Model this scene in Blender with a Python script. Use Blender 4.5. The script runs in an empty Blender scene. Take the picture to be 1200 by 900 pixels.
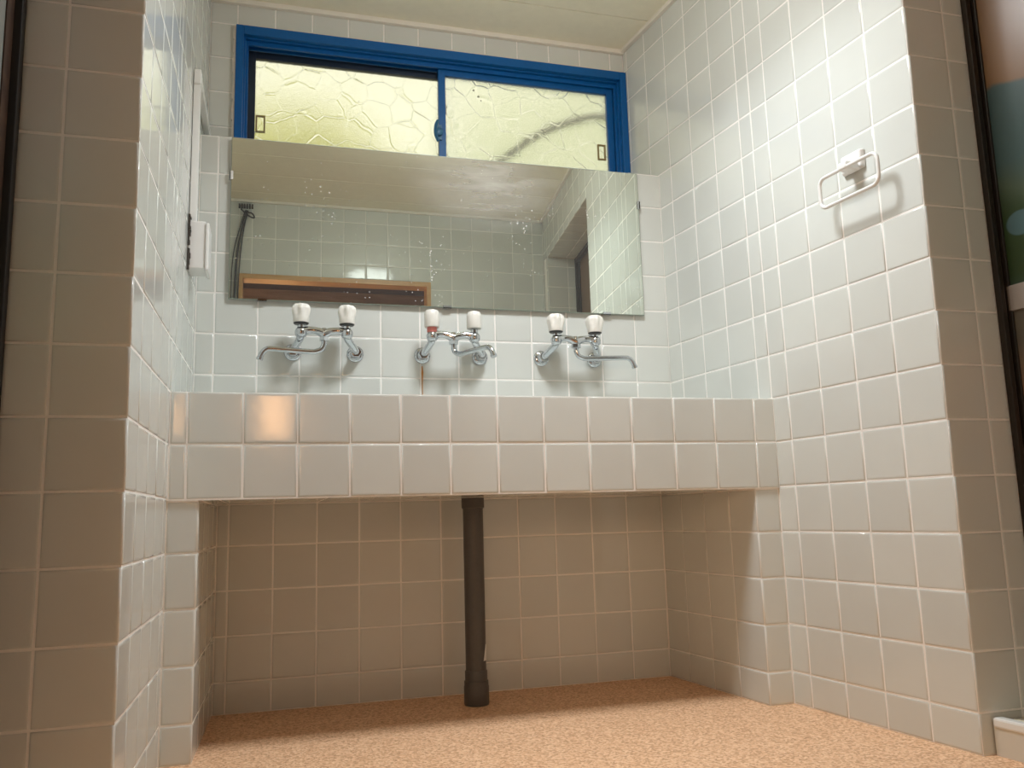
import bpy, bmesh, math, random
from mathutils import Vector, Matrix, Euler
C = bpy.context.scene.collection
S = 0.1            # one tile pitch = 100 mm; geometry below is written in tile pitches
FL = -6.687        # floor level, in pitches below the counter rim

def W(x, y, z): return Vector((x*S, y*S, (z-FL)*S))

# ------------------------------------------------------------------ camera
cam = bpy.data.cameras.new('camera'); co = bpy.data.objects.new('camera', cam); C.objects.link(co)
cam.sensor_width = 36; cam.lens = 988.63/1200*36; cam.clip_start = 0.02
co.location = W(1.5187, -16.7493, -2.468)
co.rotation_euler = (1.7248, 0.0278, -0.2755)
bpy.context.scene.camera = co
# ------------------------------------------------------------------ world, view
wd = bpy.data.worlds.new('world'); bpy.context.scene.world = wd; wd.use_nodes = True
bg = wd.node_tree.nodes['Background']; bg.inputs[0].default_value = (1.0, 0.985, 0.80, 1); bg.inputs[1].default_value = 1.35
vs = bpy.context.scene.view_settings
vs.view_transform = 'Standard'; vs.look = 'None'; vs.exposure = 0.0; vs.gamma = 1; vs.use_curve_mapping = False
cy = bpy.context.scene.cycles
try:
    cy.use_denoising = True; cy.max_bounces = 10; cy.diffuse_bounces = 5; cy.glossy_bounces = 5; cy.transmission_bounces = 6
    cy.sample_clamp_indirect = 6.0; cy.caustics_reflective = False
except Exception: pass
# ------------------------------------------------------------------ lights (the ceiling lamp, and an added fill in the back room)
LAMP = (6.9, -3.1, 11.25)
def area(name, loc, size, power, col, rot=(0,0,0), shape='DISK', size_y=None):
    l = bpy.data.lights.new(name, 'AREA'); l.shape = shape; l.size = size
    if size_y: l.size_y = size_y
    l.energy = power; l.color = col
    o = bpy.data.objects.new(name, l); C.objects.link(o); o.location = loc; o.rotation_euler = rot
    return o
lamp = area('ceiling_lamp_light', W(LAMP[0], LAMP[1], 10.85), 0.24, 13.7, (0.905, 0.955, 1.0)); lamp.data.spread = 2.35
area('back_room_fill', W(-3.2, -24.0, 3.0), 0.45, 7.0, (1.0, 0.68, 0.45), rot=(math.pi/2, 0, 0))  # added warm fill to light the recess from behind the camera; no fixture here

# ================================================================== materials
def mat(name):
    m = bpy.data.materials.new(name); m.use_nodes = True
    return m, m.node_tree, m.node_tree.nodes['Principled BSDF']
def nd(t, ty, **k):
    n = t.nodes.new(ty)
    for a, v in k.items():
        if a.startswith('i_'):
            key = a[2:]; key = int(key) if key.isdigit() else key.replace('_', ' ')
            n.inputs[key].default_value = v
        else: setattr(n, a, v)
    return n
def simple(name, col, rough=0.5, metal=0.0, bump=0.0, bscale=60, spec=0.5, vary=0.0):
    m, t, b = mat(name)
    b.inputs['Base Color'].default_value = (*col, 1); b.inputs['Roughness'].default_value = rough
    b.inputs['Metallic'].default_value = metal; b.inputs['Specular IOR Level'].default_value = spec
    tc = nd(t, 'ShaderNodeTexCoord')
    no = nd(t, 'ShaderNodeTexNoise', i_Scale=bscale, i_Detail=4.0); t.links.new(tc.outputs['Object'], no.inputs['Vector'])
    if bump:
        bp = nd(t, 'ShaderNodeBump', i_Strength=bump, i_Distance=0.002); t.links.new(no.outputs[0], bp.inputs['Height'])
        t.links.new(bp.outputs[0], b.inputs['Normal'])
    if vary:
        hs = nd(t, 'ShaderNodeMapRange', i_3=1-vary, i_4=1+vary); t.links.new(no.outputs[0], hs.inputs[0])
        mx = nd(t, 'ShaderNodeVectorMath', operation='SCALE'); mx.inputs[0].default_value = col
        t.links.new(hs.outputs[0], mx.inputs['Scale']); t.links.new(mx.outputs[0], b.inputs['Base Color'])
    return m

def tile_material():
    m, t, b = mat('glazed_tile')
    oi = nd(t, 'ShaderNodeObjectInfo'); tc = nd(t, 'ShaderNodeTexCoord'); geo = nd(t, 'ShaderNodeNewGeometry')
    n1 = nd(t, 'ShaderNodeTexNoise', i_Scale=9.0, i_Detail=2.0); t.links.new(geo.outputs['Position'], n1.inputs['Vector'])
    n2 = nd(t, 'ShaderNodeTexNoise', i_Scale=420.0, i_Detail=1.0); t.links.new(tc.outputs['Object'], n2.inputs['Vector'])
    r = nd(t, 'ShaderNodeMapRange', i_3=0.965, i_4=1.035); t.links.new(oi.outputs['Random'], r.inputs[0])
    r2 = nd(t, 'ShaderNodeMapRange', i_3=0.97, i_4=1.03); t.links.new(n1.outputs[0], r2.inputs[0])
    mu = nd(t, 'ShaderNodeMath', operation='MULTIPLY'); t.links.new(r.outputs[0], mu.inputs[0]); t.links.new(r2.outputs[0], mu.inputs[1])
    sc = nd(t, 'ShaderNodeVectorMath', operation='SCALE'); sc.inputs[0].default_value = (0.645, 0.665, 0.63)
    t.links.new(mu.outputs[0], sc.inputs['Scale']); t.links.new(sc.outputs[0], b.inputs['Base Color'])
    b.inputs['Roughness'].default_value = 0.09
    b.inputs['Specular IOR Level'].default_value = 0.55
    wv = nd(t, 'ShaderNodeTexNoise', i_Scale=26.0, i_Detail=1.0)
    ad = nd(t, 'ShaderNodeVectorMath', operation='ADD'); t.links.new(tc.outputs['Object'], ad.inputs[0]); t.links.new(oi.outputs['Location'], ad.inputs[1])
    t.links.new(ad.outputs[0], wv.inputs['Vector'])
    bp = nd(t, 'ShaderNodeBump', i_Strength=0.20, i_Distance=0.0012); t.links.new(wv.outputs[0], bp.inputs['Height'])
    bp2 = nd(t, 'ShaderNodeBump', i_Strength=0.03, i_Distance=0.0004); t.links.new(n2.outputs[0], bp2.inputs['Height'])
    t.links.new(bp.outputs[0], bp2.inputs['Normal']); t.links.new(bp2.outputs[0], b.inputs['Normal'])
    return m
TILE = tile_material()
GROUT = simple('grout', (0.88, 0.86, 0.82), 0.85, bump=0.3, bscale=300, vary=0.06)
CHROME = simple('chrome', (0.60, 0.63, 0.66), 0.07, 1.0)
PLASTIC = simple('white_plastic', (0.80, 0.80, 0.78), 0.32)
KNOB = simple('ivory_knob_plastic', (0.82, 0.80, 0.74), 0.38)
DARKGAP = simple('dark_grime', (0.06, 0.05, 0.04), 0.8, bump=0.5, bscale=400, vary=0.5)
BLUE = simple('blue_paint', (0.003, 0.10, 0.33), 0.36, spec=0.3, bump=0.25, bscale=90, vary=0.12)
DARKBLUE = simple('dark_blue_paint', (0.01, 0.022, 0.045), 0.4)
PVC = simple('grey_pvc', (0.085, 0.078, 0.07), 0.45, bump=0.15, bscale=120, vary=0.15)
BRONZE = simple('dark_bronze_metal', (0.045, 0.038, 0.032), 0.35, 0.6)
ALU = simple('grey_aluminium', (0.34, 0.29, 0.25), 0.42, 0.35)
RUBBER = simple('black_rubber', (0.02, 0.02, 0.02), 0.55)
CEIL = simple('ceiling_board_paint', (0.88, 0.845, 0.69), 0.55, bump=0.1, bscale=40, vary=0.05)
CROWN = simple('cornice_paint', (0.80, 0.76, 0.68), 0.5, vary=0.04)
CAULK = simple('stained_plaster', (0.70, 0.64, 0.56), 0.8, bump=0.4, bscale=120, vary=0.1)
RED = simple('red_ring_plastic', (0.62, 0.20, 0.17), 0.4)
OUTWALL = simple('outside_wall', (0.65, 0.62, 0.50), 0.9)

def wood(name, c1, c2, scale=6.0, rough=0.5, axis='X'):
    m, t, b = mat(name)
    tc = nd(t, 'ShaderNodeTexCoord'); mp = nd(t, 'ShaderNodeMapping')
    mp.inputs['Scale'].default_value = {'X': (0.12,1,1), 'Y': (1,0.12,1), 'Z': (1,1,0.12)}[axis]
    t.links.new(tc.outputs['Object'], mp.inputs[0])
    n = nd(t, 'ShaderNodeTexNoise', i_Scale=scale*10, i_Detail=5.0, i_Distortion=0.6); t.links.new(mp.outputs[0], n.inputs['Vector'])
    cr = nd(t, 'ShaderNodeValToRGB'); cr.color_ramp.elements[0].color = (*c1, 1); cr.color_ramp.elements[1].color = (*c2, 1)
    cr.color_ramp.elements[0].position = 0.3; cr.color_ramp.elements[1].position = 0.7
    t.links.new(n.outputs[0], cr.inputs[0]); t.links.new(cr.outputs[0], b.inputs['Base Color'])
    b.inputs['Roughness'].default_value = rough
    return m
HONEY = wood('honey_wood', (0.50, 0.27, 0.09), (0.62, 0.36, 0.14), rough=0.4)
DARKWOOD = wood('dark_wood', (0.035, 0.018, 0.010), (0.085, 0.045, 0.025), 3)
MIDWOOD = wood('brown_wood', (0.36, 0.25, 0.15), (0.58, 0.42, 0.27), 3)

def floor_material():
    m, t, b = mat('orange_granule_floor')
    tc = nd(t, 'ShaderNodeTexCoord')
    v = nd(t, 'ShaderNodeTexVoronoi', i_Scale=240.0); t.links.new(tc.outputs['Object'], v.inputs['Vector'])
    n = nd(t, 'ShaderNodeTexNoise', i_Scale=150.0, i_Detail=4.0); t.links.new(tc.outputs['Object'], n.inputs['Vector'])
    sep = nd(t, 'ShaderNodeSeparateColor'); t.links.new(v.outputs['Color'], sep.inputs[0])
    av = nd(t, 'ShaderNodeMath', operation='ADD'); t.links.new(sep.outputs[0], av.inputs[0]); t.links.new(n.outputs[0], av.inputs[1])
    hf = nd(t, 'ShaderNodeMath', operation='MULTIPLY'); hf.inputs[1].default_value = 0.5; t.links.new(av.outputs[0], hf.inputs[0])
    cr = nd(t, 'ShaderNodeValToRGB'); e = cr.color_ramp.elements
    e[0].position = 0.18; e[0].color = (0.50, 0.26, 0.13, 1); e[1].position = 0.82; e[1].color = (0.95, 0.68, 0.46, 1)
    k = e.new(0.5); k.color = (0.80, 0.49, 0.285, 1)
    t.links.new(hf.outputs[0], cr.inputs[0]); t.links.new(cr.outputs[0], b.inputs['Base Color'])
    b.inputs['Roughness'].default_value = 0.6
    bp = nd(t, 'ShaderNodeBump', i_Strength=0.5, i_Distance=0.001); t.links.new(v.outputs['Distance'], bp.inputs['Height'])
    t.links.new(bp.outputs[0], b.inputs['Normal'])
    return m
FLOOR = floor_material()

def mirror_material():
    m, t, b = mat('stained_mirror')
    b.inputs['Base Color'].default_value = (0.80, 0.86, 0.77, 1); b.inputs['Metallic'].default_value = 1; b.inputs['Roughness'].default_value = 0.0
    out = t.nodes['Material Output']
    dirt = nd(t, 'ShaderNodeBsdfPrincipled'); dirt.inputs['Base Color'].default_value = (0.82, 0.82, 0.80, 1); dirt.inputs['Roughness'].default_value = 0.7
    tc = nd(t, 'ShaderNodeTexCoord')
    # limescale spots: small round cells kept only where a broad noise is high
    v = nd(t, 'ShaderNodeTexVoronoi', i_Scale=95.0); t.links.new(tc.outputs['Object'], v.inputs['Vector'])
    n = nd(t, 'ShaderNodeTexNoise', i_Scale=8.0, i_Detail=5.0); t.links.new(tc.outputs['Object'], n.inputs['Vector'])
    thr = nd(t, 'ShaderNodeMapRange', i_1=0.42, i_2=0.80, i_3=0.0, i_4=0.30); t.links.new(n.outputs[0], thr.inputs[0])
    sp = nd(t, 'ShaderNodeMath', operation='LESS_THAN'); t.links.new(v.outputs['Distance'], sp.inputs[0]); t.links.new(thr.outputs[0], sp.inputs[1])
    spm = nd(t, 'ShaderNodeMath', operation='MULTIPLY'); spm.inputs[1].default_value = 0.55; t.links.new(sp.outputs[0], spm.inputs[0])
    # wiped smears around a patch right of the middle, and two dribbles below it
    mp = nd(t, 'ShaderNodeMapping'); mp.inputs['Location'].default_value = (-0.46, 0, -0.91); mp.inputs['Scale'].default_value = (4.2, 0, 6.5)
    t.links.new(tc.outputs['Object'], mp.inputs[0])
    g = nd(t, 'ShaderNodeTexGradient', gradient_type='SPHERICAL'); t.links.new(mp.outputs[0], g.inputs[0])
    mp2 = nd(t, 'ShaderNodeMapping'); mp2.inputs['Scale'].default_value = (3, 1, 22); mp2.inputs['Rotation'].default_value = (0, 0.35, 0); t.links.new(tc.outputs['Object'], mp2.inputs[0])
    n2 = nd(t, 'ShaderNodeTexNoise', i_Scale=2.0, i_Detail=4.0, i_Distortion=1.2); t.links.new(mp2.outputs[0], n2.inputs['Vector'])
    sm = nd(t, 'ShaderNodeMath', operation='MULTIPLY'); t.links.new(g.outputs[1], sm.inputs[0]); t.links.new(n2.outputs[0], sm.inputs[1])
    sm2 = nd(t, 'ShaderNodeMath', operation='MULTIPLY'); sm2.inputs[1].default_value = 0.62; t.links.new(sm.outputs[0], sm2.inputs[0])
    ad = nd(t, 'ShaderNodeMath', operation='ADD', use_clamp=True); t.links.new(spm.outputs[0], ad.inputs[0]); t.links.new(sm2.outputs[0], ad.inputs[1])
    bs = nd(t, 'ShaderNodeMath', operation='ADD', use_clamp=True); bs.inputs[1].default_value = 0.05; t.links.new(ad.outputs[0], bs.inputs[0])
    mx = nd(t, 'ShaderNodeMixShader'); t.links.new(bs.outputs[0], mx.inputs[0]); t.links.new(b.outputs[0], mx.inputs[1]); t.links.new(dirt.outputs[0], mx.inputs[2])
    t.links.new(mx.outputs[0], out.inputs[0])
    return m
MIRROR = mirror_material()
GLASSEDGE = simple('green_glass_edge', (0.30, 0.36, 0.30), 0.15)

def pane_material():
    m, t, b = mat('patterned_frosted_glass')
    b.inputs['Base Color'].default_value = (0.97, 0.97, 0.90, 1); b.inputs['Transmission Weight'].default_value = 1
    b.inputs['Roughness'].default_value = 0.16; b.inputs['IOR'].default_value = 1.45
    tc = nd(t, 'ShaderNodeTexCoord')
    dn = nd(t, 'ShaderNodeTexNoise', i_Scale=9.0, i_Detail=2.0); t.links.new(tc.outputs['Object'], dn.inputs['Vector'])
    ds = nd(t, 'ShaderNodeVectorMath', operation='SCALE'); ds.inputs['Scale'].default_value = 0.05; t.links.new(dn.outputs['Color'], ds.inputs[0])
    da = nd(t, 'ShaderNodeVectorMath', operation='ADD'); t.links.new(tc.outputs['Object'], da.inputs[0]); t.links.new(ds.outputs[0], da.inputs[1])
    v = nd(t, 'ShaderNodeTexVoronoi', feature='DISTANCE_TO_EDGE', i_Scale=16.0); t.links.new(da.outputs[0], v.inputs['Vector'])
    r = nd(t, 'ShaderNodeMapRange', i_1=0.0, i_2=0.05, i_3=1.0, i_4=0.0); t.links.new(v.outputs['Distance'], r.inputs[0])
    n = nd(t, 'ShaderNodeTexNoise', i_Scale=330.0, i_Detail=3.0); t.links.new(tc.outputs['Object'], n.inputs['Vector'])
    b1 = nd(t, 'ShaderNodeBump', i_Strength=0.55, i_Distance=0.0018); t.links.new(r.outputs[0], b1.inputs['Height'])
    b2 = nd(t, 'ShaderNodeBump', i_Strength=0.8, i_Distance=0.0011); t.links.new(n.outputs[0], b2.inputs['Height'])
    t.links.new(b1.outputs[0], b2.inputs['Normal']); t.links.new(b2.outputs[0], b.inputs['Normal'])
    # grime specks on the glass
    v3 = nd(t, 'ShaderNodeTexVoronoi', i_Scale=30.0); t.links.new(tc.outputs['Object'], v3.inputs['Vector'])
    n3 = nd(t, 'ShaderNodeTexNoise', i_Scale=14.0, i_Detail=2.0); t.links.new(tc.outputs['Object'], n3.inputs['Vector'])
    th = nd(t, 'ShaderNodeMapRange', i_1=0.52, i_2=0.75, i_3=0.0, i_4=0.13); t.links.new(n3.outputs[0], th.inputs[0])
    lt = nd(t, 'ShaderNodeMath', operation='LESS_THAN'); t.links.new(v3.outputs['Distance'], lt.inputs[0]); t.links.new(th.outputs[0], lt.inputs[1])
    l2 = nd(t, 'ShaderNodeMath', operation='MULTIPLY'); l2.inputs[1].default_value = 0.7; t.links.new(lt.outputs[0], l2.inputs[0])
    dd = nd(t, 'ShaderNodeBsdfDiffuse'); dd.inputs[0].default_value = (0.16, 0.13, 0.07, 1)
    tr = nd(t, 'ShaderNodeBsdfTranslucent'); tr.inputs[0].default_value = (0.95, 0.95, 0.86, 1); t.links.new(b2.outputs[0], tr.inputs['Normal'])
    m0 = nd(t, 'ShaderNodeMixShader', i_0=0.20); t.links.new(b.outputs[0], m0.inputs[1]); t.links.new(tr.outputs[0], m0.inputs[2])
    mx = nd(t, 'ShaderNodeMixShader'); t.links.new(l2.outputs[0], mx.inputs[0]); t.links.new(m0.outputs[0], mx.inputs[1]); t.links.new(dd.outputs[0], mx.inputs[2])
    t.links.new(mx.outputs[0], t.nodes['Material Output'].inputs[0])
    return m
PANE = pane_material()

def emit(name, col, s):
    m, t, b = mat(name); b.inputs['Base Color'].default_value = (0.8,0.8,0.8,1)
    b.inputs['Emission Color'].default_value = (*col, 1); b.inputs['Emission Strength'].default_value = s
    return m
LAMPSHADE = emit('lit_diffuser', (0.93, 0.97, 1.0), 29.0)
WARMSHADE = emit('lit_paper_shade', (1.0, 0.50, 0.20), 16.0)

def mural(name, stops, blobs, nscale=7.0):
    """flat print: colour bands over height (object z) with soft round patches; blobs = (y, z, ry, rz, colour)"""
    m, t, b = mat(name); tc = nd(t, 'ShaderNodeTexCoord'); sp = nd(t, 'ShaderNodeSeparateXYZ'); t.links.new(tc.outputs['Object'], sp.inputs[0])
    n = nd(t, 'ShaderNodeTexNoise', i_Scale=nscale, i_Detail=3.0); t.links.new(tc.outputs['Object'], n.inputs['Vector'])
    a = nd(t, 'ShaderNodeMath', operation='MULTIPLY_ADD'); a.inputs[1].default_value = 0.10; t.links.new(n.outputs[0], a.inputs[0]); t.links.new(sp.outputs['Z'], a.inputs[2])
    lo, hi = stops[0][0], stops[-1][0]
    mr = nd(t, 'ShaderNodeMapRange', i_1=lo, i_2=hi); t.links.new(a.outputs[0], mr.inputs[0])
    cr = nd(t, 'ShaderNodeValToRGB'); e = cr.color_ramp.elements
    e[0].color = (*stops[0][1], 1); e[1].color = (*stops[-1][1], 1)
    for z, c in stops[1:-1]: k = e.new((z-lo)/(hi-lo)); k.color = (*c, 1)
    t.links.new(mr.outputs[0], cr.inputs[0]); cur = cr.outputs[0]
    for (y, z, ry, rz, c) in blobs:
        mp = nd(t, 'ShaderNodeMapping', vector_type='TEXTURE'); mp.inputs['Location'].default_value = (0, y, z); mp.inputs['Scale'].default_value = (10, ry, rz)
        t.links.new(tc.outputs['Object'], mp.inputs[0])
        g = nd(t, 'ShaderNodeTexGradient', gradient_type='SPHERICAL'); t.links.new(mp.outputs[0], g.inputs[0])
        r = nd(t, 'ShaderNodeMapRange', i_1=0.0, i_2=0.12); t.links.new(g.outputs[1], r.inputs[0])
        mx = nd(t, 'ShaderNodeMix', data_type='RGBA'); t.links.new(r.outputs[0], mx.inputs[0]); t.links.new(cur, mx.inputs[6]); mx.inputs[7].default_value = (*c, 1)
        cur = mx.outputs[2]
    t.links.new(cur, b.inputs['Base Color']); b.inputs['Roughness'].default_value = 0.3
    return m

# ================================================================== mesh helpers
def add_box(bm, p0, p1):
    """box between two corners given in pitches"""
    a, b = W(*p0), W(*p1)
    vs_ = [bm.verts.new((x, y, z)) for x in (a.x, b.x) for y in (a.y, b.y) for z in (a.z, b.z)]
    for f in ((0,1,3,2),(4,6,7,5),(0,4,5,1),(2,3,7,6),(0,2,6,4),(1,5,7,3)): bm.faces.new([vs_[i] for i in f])
def add_hull(bm, pts, z0, z1):
    """vertical prism over a footprint [(x, y), ...] in pitches"""
    lo = [bm.verts.new(W(x, y, z0)) for x, y in pts]; hi = [bm.verts.new(W(x, y, z1)) for x, y in pts]
    n = len(pts); bm.faces.new(lo[::-1]); bm.faces.new(hi)
    for i in range(n): bm.faces.new((lo[i], lo[(i+1) % n], hi[(i+1) % n], hi[i]))
def add_tube(bm, pts, rads, seg=14, caps=True):
    """tube through metric points"""
    pts = [Vector(p) for p in pts]
    if not hasattr(rads, '__len__'): rads = [rads]*len(pts)
    t0 = (pts[1]-pts[0]).normalized(); ref = Vector((0,0,1)) if abs(t0.z) < 0.9 else Vector((1,0,0))
    nrm = t0.cross(ref).normalized(); rings = []
    for i, p in enumerate(pts):
        if i == 0: tg = pts[1]-pts[0]
        elif i == len(pts)-1: tg = pts[-1]-pts[-2]
        else: tg = (pts[i+1]-p).normalized() + (p-pts[i-1]).normalized()
        tg.normalize(); nrm = (nrm - tg*nrm.dot(tg)).normalized(); bi = tg.cross(nrm)
        rings.append([bm.verts.new(p + (nrm*math.cos(2*math.pi*k/seg) + bi*math.sin(2*math.pi*k/seg))*rads[i]) for k in range(seg)])
    for a, b in zip(rings, rings[1:]):
        for k in range(seg): bm.faces.new((a[k], a[(k+1) % seg], b[(k+1) % seg], b[k]))
    if caps: bm.faces.new(rings[0][::-1]); bm.faces.new(rings[-1])
def add_lathe(bm, c, axis, prof, seg=24, wob=None):
    """profile [(radius, distance along axis)] in metres about metric centre c"""
    c = Vector(c); ax = Vector(axis).normalized(); ref = Vector((0,0,1)) if abs(ax.z) < 0.9 else Vector((1,0,0))
    u = ax.cross(ref).normalized(); v = ax.cross(u); rings = []
    for (r, h) in prof:
        ring = []
        for k in range(seg):
            a = 2*math.pi*k/seg; rr = r*(wob(a, h) if wob else 1)
            ring.append(bm.verts.new(Vector(c) + ax*h + (u*math.cos(a)+v*math.sin(a))*max(rr, 1e-5)))
        rings.append(ring)
    for a, b in zip(rings, rings[1:]):
        for k in range(seg): bm.faces.new((a[k], a[(k+1) % seg], b[(k+1) % seg], b[k]))
    bm.faces.new(rings[0][::-1]); bm.faces.new(rings[-1])
def spline(pts, n=6):
    """Catmull-Rom through metric points"""
    P = [Vector(p) for p in pts]; P = [P[0]*2-P[1]] + P + [P[-1]*2-P[-2]]; out = []
    for i in range(1, len(P)-2):
        for k in range(n):
            t = k/n; a, b, c, d = P[i-1], P[i], P[i+1], P[i+2]
            out.append(0.5*((2*b)+(c-a)*t+(2*a-5*b+4*c-d)*t*t+(3*b-a-3*c+d)*t**3))
    out.append(P[-2]); return out
def fillet(pts, r, n=6):
    P = [Vector(p) for p in pts]; out = [P[0]]
    for a, b, c in zip(P, P[1:], P[2:]):
        u = (a-b).normalized(); v = (c-b).normalized(); s, e = b+u*r, b+v*r
        for k in range(n+1):
            t = k/n; out.append(s*(1-t)**2 + b*2*t*(1-t) + e*t*t)
    out.append(P[-1]); return out

def wpos(o):
    p = Vector((0,0,0))
    while o: p += o.location; o = o.parent
    return p
def obj(name, bm, m, parent=None, origin=None, smooth=False, bevel=0, bseg=2):
    bmesh.ops.recalc_face_normals(bm, faces=bm.faces)
    if origin is not None:
        for v in bm.verts: v.co -= Vector(origin)
    me = bpy.data.meshes.new(name); bm.to_mesh(me); bm.free()
    if m: me.materials.append(m)
    if smooth:
        for p in me.polygons: p.use_smooth = True
        me.set_sharp_from_angle(angle=math.radians(40))
    o = bpy.data.objects.new(name, me); C.objects.link(o)
    if origin is not None: o.location = origin
    if parent:
        o.parent = parent; o.location = o.location - wpos(parent)
    if bevel:
        md = o.modifiers.new('edge', 'BEVEL'); md.width = bevel; md.segments = bseg; md.limit_method = 'ANGLE'
    return o
def empty(name, loc, label, cat, group=None):
    o = bpy.data.objects.new(name, None); C.objects.link(o); o.location = loc; o.empty_display_size = 0.02
    o['label'] = label; o['category'] = cat
    if group: o['group'] = group
    o.matrix_world = Matrix.Translation(loc)
    return o
def tag(o, label, cat, group=None):
    o['label'] = label; o['category'] = cat
    if group: o['group'] = group
    return o
def struct(o, label=None):
    o['kind'] = 'structure'
    if label: o['label'] = label
    return o
def boxobj(name, p0, p1, m, parent=None, bevel=0, label=None):
    bm = bmesh.new(); add_box(bm, p0, p1)
    o = obj(name, bm, m, parent, bevel=bevel)
    if label: o['label'] = label
    return o

# ------------------------------------------------------------------ tiles
rng = random.Random(7)
tile_cache = {}
GAP = 0.034
def tile_mesh(w, h):
    key = (round(w, 2), round(h, 2))
    if key in tile_cache: return tile_cache[key]
    me = bpy.data.meshes.new('tile'); vs_, fs = [], []
    mm = min(w, h)/2
    for ins, z in ((0, -0.035), (0, -0.012), (0.008, -0.004), (0.022, 0.0), (0.05, 0.0)):
        i = min(ins, mm*0.8*(ins/0.055+0.001)); a, b = (w/2-i)*S, (h/2-i)*S
        vs_ += [(-a, -b, z*S), (a, -b, z*S), (a, b, z*S), (-a, b, z*S)]
    for r in range(4):
        for k in range(4): fs.append((r*4+k, r*4+(k+1) % 4, r*4+4+(k+1) % 4, r*4+4+k))
    fs.append((16, 17, 18, 19))
    me.from_pydata(vs_, [], fs); me.materials.append(TILE)
    for p in me.polygons: p.use_smooth = True
    me.update(); tile_cache[key] = me
    return me
def tile_plane(parent, O, U, V, regions, uj, vj, tilt=0.0022, depth=0.0):
    """tiles on the plane O + u*U + v*V (pitches; O at the glaze surface); regions = [(u0,u1,v0,v1)], uj / vj = joint offsets"""
    O, U, V = Vector(O), Vector(U).normalized(), Vector(V).normalized(); N = U.cross(V).normalized()
    uj, vj = sorted(uj), sorted(vj)
    for (u0, u1, v0, v1) in regions:
        us = [u0] + [j for j in uj if u0+0.06 < j < u1-0.06] + [u1]
        vv = [v0] + [j for j in vj if v0+0.06 < j < v1-0.06] + [v1]
        for a, b in zip(us, us[1:]):
            for c, d in zip(vv, vv[1:]):
                w, h = b-a-GAP, d-c-GAP
                if w < 0.05 or h < 0.05: continue
                me = tile_mesh(w, h); o = bpy.data.objects.new('tile', me); C.objects.link(o)
                p = O + U*((a+b)/2) + V*((c+d)/2) + N*(rng.uniform(-0.004, 0.004)+depth)
                loc = W(*p); R = Matrix((U, V, N)).transposed()
                R = R @ Euler((rng.gauss(0, tilt), rng.gauss(0, tilt), rng.gauss(0, 0.001))).to_matrix()
                o.parent = parent
                o.matrix_basis = Matrix.Translation(loc - wpos(parent)) @ R.to_4x4()
def joints(first, lo, hi, step=1.0):
    k = math.floor((lo-first)/step); out = []
    while first+k*step < hi:
        if first+k*step > lo: out.append(first+k*step)
        k += 1
    return out
def wall_slab(name, A, B, regions, T, uj, vj=None, label=None, parent=None, kind=True, tiles=True, slabs=None):
    """vertical tiled wall from A to B (xy, pitches), A->B runs left to right seen from its glazed side; u measured from A"""
    A2, B2 = Vector((A[0], A[1], 0)), Vector((B[0], B[1], 0)); U = (B2-A2).normalized(); N = U.cross(Vector((0,0,1)))
    bm = bmesh.new()
    for (u0, u1, z0, z1) in (slabs or regions):
        q = [A2+U*u0-N*0.011, A2+U*u1-N*0.011, A2+U*u1-N*T, A2+U*u0-N*T]
        add_hull(bm, [(p.x, p.y) for p in q], z0, z1)
    o = obj(name, bm, GROUT, parent)
    if kind: struct(o, label)
    if tiles: tile_plane(o, (A[0], A[1], 0), U, (0,0,1), regions, uj, vj if vj is not None else joints(0, -8, 13))
    return o
ZJ = joints(0, -8, 13)

# ================================================================== room shell
XR = lambda y: 12.5377 - 0.1206*y          # right wall
XL = lambda y: -0.322 + 0.0125*y           # left wall
CZ = 11.72                                  # ceiling
Y1, Y2, YF, YRC, YLC = 4.066, 5.72, -13.0, -4.5, -4.285
DH = 9.6                                    # underside of the side openings
# floor
bm = bmesh.new(); add_box(bm, (-9, -26, FL-0.6), (17, 7, FL)); struct(obj('floor', bm, FLOOR), 'orange speckled granule floor')
# ceiling: boards running across, thin gaps
bm = bmesh.new(); add_box(bm, (-4, -13.4, CZ+0.06), (17, 6.6, CZ+0.5)); ceil = struct(obj('ceiling', bm, CEIL), 'cream painted board ceiling')
yb = 6.0
while yb > -13.3:
    b = boxobj('board', (-3.6, yb-1.975, CZ), (16.6, yb, CZ+0.1), CEIL, ceil, bevel=0.0012); yb -= 2.0
# right wall, continuing over the side opening
kR = math.sqrt(1+0.1206**2); uR = lambda y: (Y2-y)*kR
A = (XR(Y2), Y2); B = (XR(YF), YF)
ujR = [uR(-0.499-k) for k in range(-7, 5)] + [uR(-5.5-k) for k in range(0, 8)]
wall_slab('wall_right', A, B, [(0, uR(0.06), -2.0, CZ), (uR(0.06), uR(YRC), FL, CZ), (uR(YRC), uR(-12.1), DH, CZ), (uR(-12.1), uR(YF), FL, CZ)], 0.3, ujR,
          label='pale grey glazed tile wall with the towel ring',
          slabs=[(-0.3, uR(0.06), -2.0, CZ+0.3), (uR(0.06), uR(YRC)-0.012, FL, CZ+0.3), (uR(YRC)-0.012, uR(-12.1)+0.012, DH+0.012, CZ+0.3), (uR(-12.1)+0.06, uR(YF)+0.3, FL, CZ+0.3)])
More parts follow.
